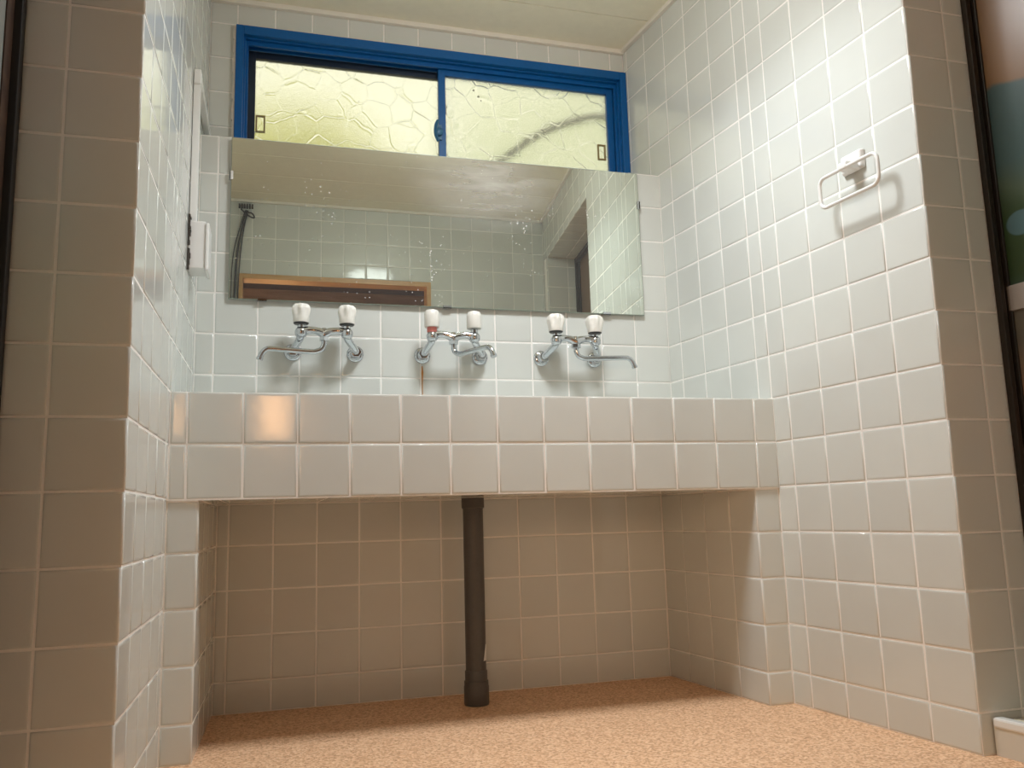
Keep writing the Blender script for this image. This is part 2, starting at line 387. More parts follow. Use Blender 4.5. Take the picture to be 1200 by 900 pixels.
# left wall
uL = lambda y: (y-YF)
wall_slab('wall_left', (XL(YF), YF), (XL(Y2), Y2), [(uL(YF), uL(-12.1), FL, CZ), (uL(-12.1), uL(YLC), DH, CZ), (uL(YLC), uL(0.05), FL, CZ), (uL(0.05), uL(Y2), -2.0, CZ)], 0.3,
          [uL(-3.4+k) for k in range(-9, 10)], label='narrow seen glazed tile wall with the white cable duct',
          slabs=[(uL(YF)-0.3, uL(-12.1)-0.012, FL, CZ+0.3), (uL(-12.1)-0.012, uL(YLC)+0.012, DH+0.012, CZ+0.3), (uL(YLC)+0.012, uL(0.05), FL, CZ+0.3), (uL(0.05), uL(Y2)+0.3, -2.0, CZ+0.3)])
# back wall: lower part carries the mirror and taps, upper part the window
wall_slab('wall_back', (XL(Y1), Y1), (XR(Y1), Y1), [(0, XR(Y1)-XL(Y1), -1.6, 6.98)], Y2-Y1+0.6, [0.157+0.3+0.99*k-0.03 for k in range(0, 12)],
          label='lower back wall of pale tiles behind the taps')
wb = bpy.data.objects['wall_back']
tile_plane(wb, (XL(Y1), Y1, 7.0), (1,0,0), (0,1,0), [(0.0, 12.2, 0.0, Y2-Y1)], [0.45+0.99*k for k in range(0, 12)], [1.0])
WX0, WX1, WZ0, WZ1 = 0.45, 11.86, 7.02, 10.93
uU = lambda x: x-XL(Y2)
wall_slab('wall_back_upper', (XL(Y2), Y2), (XR(Y2), Y2), [(0, uU(WX0), 7.0, CZ), (uU(WX0), uU(XR(Y2)), WZ1, CZ)], 1.0, [uU(0.45+0.997*k) for k in range(0, 12)],
          label='strip of wall tiles around the blue window')
# opposite wall with the timber doorway (behind it stands the camera)
DX0, DX1, DZ = 0.0, 8.53, 8.33
uF = lambda x: XR(YF)-x
wall_slab('wall_front', (XR(YF), YF), (XL(YF), YF), [(uF(XR(YF)), uF(DX1), FL, CZ), (uF(DX1), uF(DX0), DZ, CZ), (uF(DX0), uF(XL(YF)), FL, CZ)], 0.7, [uF(0.55+k) for k in range(0, 14)],
          label='tiled wall seen in the mirror, cut by the timber doorway')
# reveals of the side openings (dark faces turned to the camera)
wall_slab('wall_right_reveal', (XR(YRC), YRC), (XR(YRC)+1.42, YRC), [(0, 1.40, FL, DH)], 0.5, [0.915], label='shaded tile reveal beside the mural door', slabs=[(0.012, 1.40, FL, DH)])
wall_slab('wall_right_far_reveal', (XR(-12.1)+1.42, -12.1), (XR(-12.1), -12.1), [(0.0, 1.42, FL, DH)], 0.5, [0.40], [z+0.17 for z in ZJ], slabs=[(0.0, 1.405, FL, DH)])
wall_slab('wall_left_reveal', (XL(YLC)-1.58, YLC), (XL(YLC), YLC), [(0, 1.58, FL, DH)], 0.5, [0.575], label='shaded tile reveal at the left edge', slabs=[(0, 1.568, FL, DH)])
wall_slab('wall_left_far_reveal', (XL(-12.1), -12.1), (XL(-12.1)-1.58, -12.1), [(0, 1.58, FL, DH)], 0.5, [1.0], slabs=[(0.012, 1.58, FL, DH)])
for side, x0, x1 in (('right', 13.6, 14.4), ('left', -1.9, -0.45)):
    bm = bmesh.new()
    if side == 'right': add_hull(bm, [(XR(YRC)+.02, YRC), (XR(YRC)+1.4, YRC), (XR(-12.1)+1.4, -12.1), (XR(-12.1)+.02, -12.1)], DH+0.02, DH+0.5)
    else: add_hull(bm, [(XL(YLC)-1.55, YLC), (XL(YLC)-.02, YLC), (XL(-12.1)-.02, -12.1), (XL(-12.1)-1.55, -12.1)], DH+0.02, DH+0.5)
    h = struct(obj('wall_%s_soffit' % side, bm, GROUT))
    if side == 'right':
        d = Vector((XR(YRC)-XR(-12.1), YRC+12.1, 0)); L = d.length
        tile_plane(h, (XR(-12.1), -12.1, DH), d, Vector((0,0,-1)).cross(d.normalized()), [(0, L, 0, 1.38)], joints(0.6, 0, L), [0.95])
    else:
        d = Vector((XL(-12.1)-XL(YLC), -12.1-YLC, 0)); L = d.length
        tile_plane(h, (XL(YLC), YLC, DH), d, Vector((0,0,-1)).cross(d.normalized()), [(0, L, 0, 1.55)], joints(0.6, 0, L), [0.95])
# cornice strips
def strip(name, a, b, z0, z1, n, d, m=CROWN):
    a, b = Vector((*a, 0)), Vector((*b, 0)); n = Vector((*n, 0)).normalized()*d; bm = bmesh.new()
    add_hull(bm, [(a.x, a.y), (b.x, b.y), (b.x+n.x, b.y+n.y), (a.x+n.x, a.y+n.y)], z0, z1)
    return struct(obj(name, bm, m, bevel=0.001))
strip('trim_1', (XL(Y2), Y2), (XR(Y2), Y2), 11.58, CZ, (0,-1), 0.13)
strip('trim_2', (XR(Y2), Y2), (XR(YF), YF), 11.60, CZ, (-1,0), 0.12)
strip('trim_3', (XL(YF), YF), (XL(Y2), Y2), 11.60, CZ, (1,0), 0.12)
strip('trim_4', (XL(YF), YF), (XR(YF), YF), 11.60, CZ, (0,1), 0.12)

# ================================================================== wash trough (tiled counter) and the recess under it
RX = lambda y: 11.93 - 0.1076*y       # right side of the recess
LX = lambda y: 0.235 + 0.0243*y       # left side of the recess
YP, Y3, ZU = 0.0525, 3.96, -2.05
tr = bmesh.new()
x0, x1 = XL(0)+0.012, XR(0)
add_hull(tr, [(XL(0), 0.011), (XR(0), 0.011), (XR(0.8), 0.8), (XL(0.8), 0.8)], ZU+0.011, -0.011)            # front
add_hull(tr, [(XL(0.8)-.02, 0.8), (XR(0.8)+.02, 0.8), (XR(Y1)+.02, Y1+0.02), (XL(Y1)-.02, Y1+0.02)], ZU+0.011, -1.3)      # bottom
org = W(6.1, 0, ZU)
trough = obj('wash_trough', tr, GROUT, origin=org)
tag(trough, 'long tiled wash trough spanning the alcove below the mirror and taps', 'sink')
tile_plane(trough, (0, 0, 0), (1,0,0), (0,0,1), [(x0, x1, ZU+0.02, 0.0)], [k for k in range(0, 13)], [-1.0])
tile_plane(trough, (0, 0, 0), (1,0,0), (0,1,0), [(x0+.02, XR(.8)-.02, 0.03, 0.8)], [k for k in range(0, 13)], [])
tile_plane(trough, (0, Y1-0.05, ZU), (1,0,0), (0,-1,0), [(LX(0)+0.05, RX(3.9), 0.05, Y1-0.05)], [0.598+0.99*k for k in range(0, 13)], joints(0.106, 0, 4.2))
tile_plane(trough, (0, 0.8, 0), (-1,0,0), (0,0,1), [(-12.4, 0.25, -1.25, -0.02)], [-k for k in range(0, 13)], [])
tile_plane(trough, (0, 0.8, -1.28), (1,0,0), (0,1,0), [(x0+.05, 12.0, 0.05, 3.2)], [k for k in range(0, 13)], [1.0, 2.0])
dr = bmesh.new(); add_lathe(dr, W(6.1, 2.3, -1.27), (0,0,1), [(0.035,0),(0.035,0.002),(0.028,0.0035),(0.026,0.001)], 20)
dro = obj('drain', dr, CHROME, trough, smooth=True); dro['label'] = 'chrome drain grate'
# recess walls
wall_slab('wall_recess_back', (LX(Y3), Y3), (RX(Y3), Y3), [(0, RX(Y3)-LX(Y3), FL, ZU)], 0.4, [0.598+0.99*k-LX(Y3) for k in range(0, 12)], label='shadowed tile wall under the trough', slabs=[(-0.55, RX(Y3)-LX(Y3)+0.6, FL, ZU+0.3)])
LP = Vector((LX(YP), YP, 0)); LQ = Vector((LX(Y3), Y3, 0)); L = (LQ-LP).length
def pier(name, outer, inner, A, B, fA, fB, label, uj, fj):
    bm = bmesh.new(); pts = [A, B, outer[1], outer[0]]
    # grout core, 2 mm behind the glaze on both faces
    c = sum((Vector((*p, 0)) for p in pts), Vector())/4
    add_hull(bm, pts, FL, ZU+0.02); o = struct(obj(name, bm, GROUT), label); return o
pl = pier('wall_recess_left', ((XL(0)-.05, YP+0.011), (XL(0)-.05, Y3+.1)), None, (LX(YP)-0.011, YP+0.011), (LX(Y3)-0.011, Y3+.1), 0, 0, 'left tiled pier under the trough', 0, 0)
tile_plane(pl, (XL(0), YP, 0), (1,0,0), (0,0,1), [(0, LX(YP)-XL(0), FL, ZU)], [], ZJ)
tile_plane(pl, (LX(YP), YP, 0), LQ-LP, (0,0,1), [(0, L, FL, ZU)], joints(1.0, 0, L), ZJ)
pr = pier('wall_recess_right', ((XR(0)+0.05, YP+0.011), (XR(0)+0.05, Y3+.1)), None, (RX(YP)+0.011, YP+0.011), (RX(Y3)+0.011, Y3+.1), 0, 0, 'right tiled pier under the trough', 0, 0)
tile_plane(pr, (RX(YP), YP, 0), (1,0,0), (0,0,1), [(0, XR(YP)-RX(YP), FL, ZU)], [], ZJ)
RP = Vector((RX(YP), YP, 0)); RQ = Vector((RX(Y3), Y3, 0)); L = (RQ-RP).length
tile_plane(pr, (RX(Y3), Y3, 0), RP-RQ, (0,0,1), [(0, L, FL, ZU)], [L-k for k in (3,2,1)], ZJ)

# ================================================================== mirror
mo = W(5.88, 3.9, 2.84)
mx0, mx1, mz0, mz1, mf = 0.46, 11.30, 2.84, 6.93, 3.955
mr_ = empty('wall_mirror', mo, 'wide frameless wall mirror with limescale spots above the taps', 'mirror')
bm = bmesh.new(); add_box(bm, (mx0, mf+0.004, mz0), (mx1, mf+0.05, mz1)); obj('glass_edge', bm, GLASSEDGE, mr_)
bm = bmesh.new()
a, b = W(mx0+0.012, mf, mz0+0.012), W(mx1-0.012, mf, mz1-0.012); cc = (a+b)/2
f = [bm.verts.new(Vector(p)-cc) for p in ((a.x,a.y,a.z),(b.x,a.y,a.z),(b.x,a.y,b.z),(a.x,a.y,b.z))]; k_ = [bm.verts.new(v.co+Vector((0,0.0004,0))) for v in f]
bm.faces.new(f); bm.faces.new(k_[::-1])
for i in range(4): bm.faces.new((f[i], k_[i], k_[(i+1)%4], f[(i+1)%4]))
g = obj('mirror_glass', bm, MIRROR, None); g.parent = mr_; g.location = cc-mo
bm = bmesh.new(); add_box(bm, (mx0+0.2, mf+0.05, mz0+0.2), (mx1-0.2, Y1-0.005, mz1-0.2)); obj('backing', bm, simple('mirror_backing', (0.25,0.24,0.22), 0.8), mr_)
for (cx_, cz_, vert) in ((1.24, mz0, 0), (5.80, mz0, 0), (10.2, mz0, 0), (mx0, 5.95, 1), (mx1, 6.0, 1)):
    bm = bmesh.new(); hw = 0.11
    if not vert:
        add_box(bm, (cx_-hw, mf-0.022, cz_-0.03), (cx_+hw, Y1, cz_-0.003)); add_box(bm, (cx_-hw, mf-0.022, cz_-0.03), (cx_+hw, mf-0.004, cz_+0.05))
    else:
        s = -1 if cx_ < 5 else 1
        add_box(bm, (cx_+s*0.003, mf-0.022, cz_-hw), (cx_+s*0.04, Y1, cz_+hw)); add_box(bm, (cx_-s*0.05, mf-0.022, cz_-hw), (cx_+s*0.04, mf-0.004, cz_+hw))
    cl = obj('mirror_clip', bm, PLASTIC if (vert and cx_ < 5) else CHROME, mr_, bevel=0.0005)
    if vert and cx_ < 5: cl['label'] = 'white plastic clip'

# ================================================================== window
wr = bpy.data.objects.new('window_1', None); C.objects.link(wr); wr.location = W((WX0+WX1)/2, Y2, WZ0); wr.matrix_world = Matrix.Translation(wr.location)
struct(wr, 'sliding window in a blue painted frame with patterned frosted panes')
def frame_bars(bm, x0, x1, z0, z1, y0, y1, w, wt=None, wb=None):
    wt = wt or w; wb = wb or w
    add_box(bm, (x0, y0, z0), (x0+w, y1, z1)); add_box(bm, (x1-w, y0, z0), (x1, y1, z1))
    add_box(bm, (x0+w, y0, z1-wt), (x1-w, y1, z1)); add_box(bm, (x0+w, y0, z0), (x1-w, y1, z0+wb))
FX0, FX1, FZ0, FZ1 = 0.42, 11.86, 7.02, 10.93
bm = bmesh.new(); frame_bars(bm, FX0, FX1, FZ0, FZ1, 5.55, 5.70, 0.20, 0.26, 0.2); obj('casing', bm, BLUE, wr, bevel=0.0012)
bm = bmesh.new(); frame_bars(bm, FX0+0.03, FX1-0.03, FZ0+.03, FZ1-0.03, 5.70, 6.6, 0.22, 0.27, 0.2); obj('outer_frame', bm, BLUE, wr, bevel=0.001)
bm = bmesh.new(); frame_bars(bm, FX0+0.2, FX1-0.2, FZ0+.2, FZ1-0.26, 5.82, 5.90, 0.12, 0.16, 0.1)
frame_bars(bm, FX0+0.2, FX1-0.2, FZ0+.2, FZ1-0.26, 6.10, 6.16, 0.12, 0.13, 0.1); obj('track', bm, BLUE, wr, bevel=0.0006)
def sash(x0, x1, z0, z1, y, m, fx, w, label, pull_x, hx=None):
    bm = bmesh.new(); frame_bars(bm, x0, x1, z0, z1, y, y+0.16, w, w, w); s = obj('sash', bm, m, wr, bevel=0.0008); s['label'] = label
    bm = bmesh.new(); add_box(bm, (x0+w-0.02, y+0.07, z0+w-0.02), (x1-w+0.02, y+0.11, z1-w+0.02)); p = obj('pane', bm, PANE, s)
    bm = bmesh.new(); pz0, pz1 = 8.18, 8.68; pw = 0.26
    frame_bars(bm, pull_x, pull_x+pw, pz0, pz1, y+0.02, y+0.07, 0.045); q = obj('finger_pull', bm, simple('brass_brown_pull', (0.30, 0.23, 0.10), 0.5), s); q['label'] = 'small brown rectangular finger pull'
    return s
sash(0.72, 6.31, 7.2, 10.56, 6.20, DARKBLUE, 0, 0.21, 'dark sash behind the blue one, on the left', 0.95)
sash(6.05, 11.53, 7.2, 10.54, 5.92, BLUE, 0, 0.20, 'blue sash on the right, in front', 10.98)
bm = bmesh.new(); add_box(bm, (6.0, 5.86, 8.3), (6.12, 5.93, 8.75)); add_lathe(bm, W(6.03, 5.86, 8.52), (0,-1,0), [(0.012,0),(0.012,0.006),(0.006,0.008)], 14)
add_tube(bm, spline([W(6.0, 5.80, 8.85), W(5.93, 5.78, 8.68), W(5.92, 5.78, 8.42), W(6.0, 5.80, 8.22)]), 0.005, 8)
o = obj('crescent_latch', bm, simple('dusty_blue_paint', (0.02, 0.13, 0.26), 0.4), wr, smooth=True); o['label'] = 'crescent latch on the meeting stile'
# worn plaster line round the casing
bm = bmesh.new()
rr = random.Random(3)
for i in range(60):
    xa = 0.42+i*0.19; add_box(bm, (xa, 5.60, 10.91), (xa+0.19, 5.72, 10.955+rr.uniform(0, 0.035)))
for i in range(20):
    za = 7.02+i*0.195; add_box(bm, (0.37-rr.uniform(0, 0.03), 5.60, za), (0.44, 5.72, za+0.195))
o = obj('sealant', bm, CAULK, wr); o['label'] = 'ragged plaster bead around the frame'

# ================================================================== outside the window
def leafmat(name, c1, c2):
    m, t, b = mat(name); oi = nd(t, 'ShaderNodeTexCoord'); n = nd(t, 'ShaderNodeTexNoise', i_Scale=5.0, i_Detail=3.0); t.links.new(oi.outputs['Object'], n.inputs['Vector'])
    cr = nd(t, 'ShaderNodeValToRGB'); cr.color_ramp.elements[0].color = (*c1,1); cr.color_ramp.elements[1].color = (*c2,1); cr.color_ramp.elements[0].position = .35; cr.color_ramp.elements[1].position = .65
    t.links.new(n.outputs[0], cr.inputs[0]); t.links.new(cr.outputs[0], b.inputs['Base Color']); b.inputs['Roughness'].default_value = 0.6
    return m
def bush(name, c, r, n, m, label, seed):
    g_ = random.Random(seed); bm = bmesh.new(); c = W(*c)
    for i in range(n):
        th, ph = g_.uniform(0, 2*math.pi), math.acos(g_.uniform(-1, 1)); q = g_.uniform(0.55, 1.0)
        p = c + Vector((math.sin(ph)*math.cos(th)*r[0], math.sin(ph)*math.sin(th)*r[1], math.cos(ph)*r[2]))*S*q
        R = Euler((g_.uniform(0, 6), g_.uniform(0, 6), g_.uniform(0, 6))).to_matrix(); s = g_.uniform(0.03, 0.06)
        q4 = [bm.verts.new(p + R @ Vector(v)*s) for v in ((-1,0,0),(0,-.5,.12),(1,0,0),(0,.5,.12))]; bm.faces.new(q4)
    base = c - Vector((0, 0, r[2]*S)); o = obj(name, bm, m, origin=base); o['kind'] = 'stuff'; tag(o, label, 'foliage'); return o
bush('foliage', (2.0, 18.0, 11.5), (5, 2.6, 3.2), 1100, leafmat('yellow_green_leaf', (0.62, 0.62, 0.04), (0.88, 0.88, 0.12)), 'yellow-green leaves blurred behind the left pane', 1)
bush('foliage', (17.5, 24.0, 14.0), (9, 4.0, 8.0), 1100, leafmat('pale_green_leaf', (0.38, 0.48, 0.16), (0.62, 0.72, 0.36)), 'soft green leaves blurred behind the right pane', 2)
bm = bmesh.new(); add_tube(bm, spline([W(7.2, 6.95, 6.6), W(7.83, 6.9, 7.9), W(8.55, 6.85, 8.6), W(9.45, 6.8, 9.25), W(10.4, 6.8, 9.72), W(11.4, 6.8, 10.02), W(12.6, 6.8, 10.0)]), 0.0105, 12)
tag(obj('water_hose', bm, RUBBER, origin=W(9.45, 6.8, 9.25), smooth=True), 'dark curved hose showing through the right frosted pane', 'hose')
for nm, x0_, x1_, y0_, y1_, zt in (('planter_wall', -4, 8, 15.2, 21, 8.9), ('planter_wall', 8.5, 27, 19.8, 28, 6.1)):
    bm = bmesh.new(); add_box(bm, (x0_, y0_, FL), (x1_, y1_, zt)); struct(obj('wall_garden', bm, OUTWALL))
# wall face outside that carries the window
bm = bmesh.new(); add_box(bm, (-6, 6.72, FL), (0.35, 6.9, 14)); add_box(bm, (11.95, 6.72, FL), (20, 6.9, 14)); add_box(bm, (0.35, 6.72, FL), (11.95, 6.9, 6.95)); add_box(bm, (0.35, 6.72, 11.0), (11.95, 6.9, 14))
struct(obj('wall_outside', bm, OUTWALL))

# ================================================================== taps
def faucet(cx, split, swing, label, reach, plain=False, red=False, cz=1.58):
    """cx = centre between wall flanges, split = body centre, swing = spout direction (deg, 0 = right, 90 = to the viewer)"""
    base = W(cx, Y1, cz); e = empty('wall_faucet', base, label, 'faucet', 'double-handle faucets above the trough')
    bz, by = cz+0.37, Y1-0.70; hb = 0.535
    bx = split
    for s in (-1, 1):
        fx = cx+s*0.75
        bm = bmesh.new(); add_lathe(bm, W(fx, Y1, cz), (0,-1,0), [(0.0205,0),(0.0208,0.0018),(0.0195,0.0042),(0.0150,0.0062),(0.0130,0.0068),(0.0130,0.0110),(0.0110,0.0150)], 28)
        obj('wall_flange', bm, CHROME, e, smooth=True)
        bm = bmesh.new(); p = [W(fx, Y1-0.05, cz), W(fx, Y1-0.30, cz), W(bx+s*hb, by, bz-0.12), W(bx+s*hb, by, bz)]
        add_tube(bm, fillet(p, 0.010), 0.0092, 16)
        d_ = (p[1]-p[0]).normalized(); add_lathe(bm, p[1]+Vector((0,0.008,0)), (0,-1,0), [(0.0128,-0.006),(0.0142,-0.003),(0.0142,0.005),(0.0122,0.008)], 6)
        obj('crank_leg', bm, CHROME, e, smooth=True)
        vc = W(bx+s*hb, by, bz)
        bm = bmesh.new(); add_lathe(bm, vc, (0,0,1), [(0.006,-0.014),(0.0115,-0.0115),(0.0145,-0.006),(0.0148,0.001),(0.0125,0.007),(0.0092,0.0100),(0.0088,0.020),(0.007,0.021)], 24)
        obj('valve_body', bm, CHROME, e, smooth=True)
        kc = vc + Vector((0,0,0.021))
        if not plain:
            bm = bmesh.new(); wob = lambda a, h: 1 + (0.17*math.cos(6*a) - 0.05)*min(1, max(0, (h-0.014)/0.010))*min(1, max(0, (0.047-h)/0.012))
            add_lathe(bm, kc, (0,0,1), [(0.0175,0),(0.0185,0.002),(0.0192,0.012),(0.0205,0.022),(0.0215,0.032),(0.0205,0.040),(0.016,0.0450),(0.008,0.0465)], 40, wob)
        else:
            bm = bmesh.new(); add_lathe(bm, kc, (0,0,1), [(0.0178,0),(0.0188,0.002),(0.0188,0.030),(0.0180,0.037),(0.015,0.0425),(0.009,0.0445)], 32)
        kn = obj('knob', bm, KNOB, e, smooth=True); kn['label'] = 'ivory fluted knob' if not plain else 'ivory smooth domed knob'
        bm = bmesh.new(); add_lathe(bm, kc, (0,0,1), [(0.0150,-0.0035),(0.0180,-0.001),(0.0180,0.0005)], 24)
        if red and s < 0:
            bm.free(); bm = bmesh.new(); add_lathe(bm, kc, (0,0,1), [(0.0118,-0.013),(0.0124,-0.012),(0.0124,0.0)], 24)
            kr_ = obj('indicator_ring', bm, RED, kn, smooth=True); kr_['label'] = 'red hot water ring'
        elif plain:
            bm.free()
        else:
            obj('indicator_ring', bm, simple('dark_ring', (0.05,0.05,0.05), 0.3, 0.5), kn, smooth=True)
    # body bar: two arms that swell and dip to the spout socket
    bm = bmesh.new()
    for s in (-1, 1):
        pts = spline([W(bx+s*hb, by, bz), W(bx+s*0.36, by, bz+0.045), W(bx+s*0.17, by, bz+0.03), W(bx, by, bz-0.04)], 5)
        n = len(pts); add_tube(bm, pts, [0.0125-0.0040*math.sin(math.pi*i/(n-1)) for i in range(n)], 16)
    tc_ = W(bx, by, bz)
    add_lathe(bm, tc_, (0,0,-1), [(0.0060,-0.010),(0.0105,-0.004),(0.0100,0.004),(0.0085,0.014)], 20)
    obj('body', bm, CHROME, e, smooth=True)
    bm = bmesh.new(); add_lathe(bm, tc_, (0,0,-1), [(0.0100,0.0105),(0.0122,0.0115),(0.0122,0.0200),(0.0100,0.0210)], 6); obj('spout_nut', bm, CHROME, e)
    a_ = math.radians(swing); dx, dy = math.cos(a_), -math.sin(a_)
    P = lambda r, z: W(bx+dx*r, by+dy*r, bz+z)
    sp = fillet([P(0, -0.18), P(0.02, -0.44), P(0.18, -0.47), P(reach-0.30, -0.44), P(reach-0.05, -0.44), P(reach, -0.70)], 0.0085, 5)
    sp = [P(0, -0.16), P(0, -0.26)] + spline([P(0.0, -0.28), P(0.05, -0.40), P(0.17, -0.46), P(0.32, -0.475), P(reach-0.30, -0.44), P(reach-0.14, -0.455), P(reach-0.04, -0.55), P(reach+0.02, -0.70)], 5)
    bm = bmesh.new(); add_tube(bm, sp, 0.0066, 16); t_ = (sp[-1]-sp[-2]).normalized(); add_lathe(bm, sp[-1]-t_*0.006, t_, [(0.0066,0),(0.0078,0.001),(0.0078,0.0065),(0.0060,0.007)], 16)
    obj('spout', bm, CHROME, e, smooth=True)
    return e
faucet(2.725, 2.68, 178, 'leftmost chrome faucet, fluted ivory knobs, spout swung left', 1.45)
faucet(5.90, 5.82, 57, 'middle chrome faucet with smooth ivory knobs and short spout', 1.32, plain=True, red=True)
faucet(9.06, 9.05, 2, 'rightmost chrome faucet, fluted ivory knobs, spout swung right', 1.58)

# rust run below the middle tap's left flange: a thin mineral crust
bm = bmesh.new()
pts = [W(5.15, Y1+0.000, 1.31), W(5.152, Y1-0.004, 1.15), W(5.148, Y1-0.004, 0.95), W(5.15, Y1-0.001, 0.40)]
add_tube(bm, pts, [0.0012, 0.0026, 0.0014, 0.0008], 8)
tag(obj('rust_streak', bm, simple('rust', (0.50, 0.21, 0.045), 0.8, vary=0.3), origin=W(5.15, Y1, 1.31)), "orange rust run below the middle faucet's left flange", 'stain')

# ================================================================== towel ring
def right_pt(y, off, z): return W(XR(y)-off, y, z)
e = empty('towel_ring', right_pt(-2.97, 0, 4.45), 'white plastic towel ring mounted high on the right tiled wall', 'towel ring')
Uw = Vector((-0.1206, 1, 0)).normalized(); Nw = Vector((-1, -0.1206, 0)).normalized()
def rbox(bm, c, hu, hz, n0, n1, r=0.0):
    vsx = []
    for n_ in (n0, n1):
        k = 1.0 if n_ == n0 else 1.0-r
        for (a, b) in ((-1,-1),(1,-1),(1,1),(-1,1)): vsx.append(bm.verts.new(c + Uw*(a*hu*k) + Vector((0,0,b*hz*k)) + Nw*n_))
    bm.faces.new(vsx[0:4][::-1]); bm.faces.new(vsx[4:8])
    for i in range(4): bm.faces.new((vsx[i], vsx[(i+1)%4], vsx[4+(i+1)%4], vsx[4+i]))
bm = bmesh.new(); c0 = right_pt(-2.97, 0, 4.45); rbox(bm, c0, 0.030, 0.021, 0.0, 0.012, 0.12); obj('mounting_plate', bm, PLASTIC, e, bevel=0.004, bseg=3)
bm = bmesh.new(); rbox(bm, right_pt(-3.03, 0, 4.30), 0.014, 0.009, 0.006, 0.043, 0.12); obj('arm', bm, PLASTIC, e, bevel=0.004, bseg=3)
bm = bmesh.new(); cr_ = right_pt(-3.12, 0, 3.94)+Nw*0.038; hw, hh, rr_ = 0.077, 0.032, 0.016; loop = []
for (sa, sb) in ((1,1),(-1,1),(-1,-1),(1,-1)):
    for k in range(7):
        a = math.atan2(sb, sa) - math.pi/4 + math.pi/2*k/6
        loop.append(cr_ + Uw*(sa*(hw-rr_)+math.cos(a)*rr_) + Vector((0,0,sb*(hh-rr_)+math.sin(a)*rr_)))
ringv = []
for i, p in enumerate(loop):
    tg = (loop[(i+1) % len(loop)]-loop[i-1]).normalized(); b_ = tg.cross(Nw).normalized()
    ringv.append([bm.verts.new(p + (Nw*math.cos(2*math.pi*k/10)+b_*math.sin(2*math.pi*k/10))*0.0040) for k in range(10)])
for i in range(len(ringv)):
    a, b = ringv[i], ringv[(i+1) % len(ringv)]
    for k in range(10): bm.faces.new((a[k], a[(k+1)%10], b[(k+1)%10], b[k]))
obj('ring', bm, PLASTIC, e, smooth=True)

# ================================================================== left wall fittings
e = empty('outlet_box', W(XL(2.2), 2.2, 3.0), 'white plastic outlet box standing out from the left wall by the mirror', 'electrical box')
bm = bmesh.new(); add_box(bm, (XL(2.2)+0.0, 2.05, 3.0), (XL(2.2)+0.36, 2.75, 4.06)); obj('housing', bm, PLASTIC, e, bevel=0.002)
bm = bmesh.new(); add_box(bm, (XL(2.2)+0.36, 2.01, 2.96), (XL(2.2)+0.43, 2.79, 4.02)); obj('cover_plate', bm, PLASTIC, e, bevel=0.002)
bm = bmesh.new(); rr = random.Random(5)
for i in range(26):
    z = 2.95+rr.random()*1.2; add_box(bm, (XL(2)+0.001, 1.96+rr.random()*0.02, z), (XL(2)+0.03+rr.random()*0.035, 2.06, z+0.03+rr.random()*0.09))
o = obj('grimy_sealant', bm, DARKGAP, e); o['label'] = 'blackened sealant along the box edge'
e = empty('cable_duct', W(XL(2.2), 2.2, 4.06), 'white plastic cable duct rising from the outlet box and turning along the wall', 'cable duct')
bm = bmesh.new(); add_box(bm, (XL(2.2)+0.01, 2.10, 4.06), (XL(2.2)+0.15, 2.36, 7.60)); obj('vertical_duct', bm, PLASTIC, e, bevel=0.001)
bm = bmesh.new(); add_box(bm, (XL(4)+0.005, 2.36, 7.36), (XL(4)+0.14, 5.70, 7.58)); obj('horizontal_duct', bm, PLASTIC, e, bevel=0.001)
bm = bmesh.new(); add_box(bm, (XL(2.2)+0.012, 2.07, 7.28), (XL(2.2)+0.165, 2.50, 7.63)); obj('corner_cap', bm, PLASTIC, e, bevel=0.002)

# ================================================================== drain pipe
e = empty('drain_pipe', W(6.08, 2.75, FL), 'grey plastic drain pipe standing under the trough', 'pipe')
bot, top = W(6.08, 2.75, FL), W(6.08, 2.75, ZU)
bm = bmesh.new(); add_lathe(bm, bot+Vector((0,0,0.03)), top-bot, [(0.0235,0),(0.0235,(top-bot).length-0.03)], 28); obj('pipe', bm, PVC, e, smooth=True)
bm = bmesh.new(); add_lathe(bm, bot, (0,0,1), [(0.0275,0),(0.0285,0.003),(0.0285,0.040),(0.0275,0.043),(0.0275,0.052),(0.0255,0.054),(0.0255,0.074),(0.0240,0.076)], 28); obj('coupling', bm, PVC, e, smooth=True)
bm = bmesh.new(); add_lathe(bm, top, (0,0,-1), [(0.0265,0),(0.0265,0.022),(0.0238,0.025)], 28); obj('collar', bm, PVC, e, smooth=True)
bm = bmesh.new(); pc = W(6.08, 2.75, -5.5); vv_ = []
for z_, a0, a1 in ((-0.022, 0.45, 1.00), (-0.006, 0.42, 0.85), (0.014, 0.36, 0.60)):
    vv_.append([bm.verts.new(pc + Vector((math.cos(a)*0.0243, -math.sin(a)*0.0243, z_))) for a in (a0, (a0+a1)/2, a1)])
for r_, q_ in zip(vv_, vv_[1:]):
    for i in range(2): bm.faces.new((r_[i], r_[i+1], q_[i+1], q_[i]))
o = obj('label_remnant', bm, PLASTIC, e); o['label'] = 'torn white sticker remnant'

# ================================================================== ceiling lamp (above the alcove, outside the frame)
e = empty('ceiling_lamp', W(LAMP[0], LAMP[1], CZ), 'round white ceiling lamp over the wash alcove, above the frame', 'lamp')
bm = bmesh.new(); add_lathe(bm, W(LAMP[0], LAMP[1], CZ), (0,0,-1), [(0.12,0),(0.125,0.015),(0.12,0.03)], 32); obj('lamp_base', bm, PLASTIC, e, smooth=True)
bm = bmesh.new(); add_lathe(bm, W(LAMP[0], LAMP[1], CZ-0.3), (0,0,-1), [(0.118,0),(0.118,0.045),(0.105,0.055),(0.06,0.058)], 32); obj('diffuser', bm, LAMPSHADE, e, smooth=True)

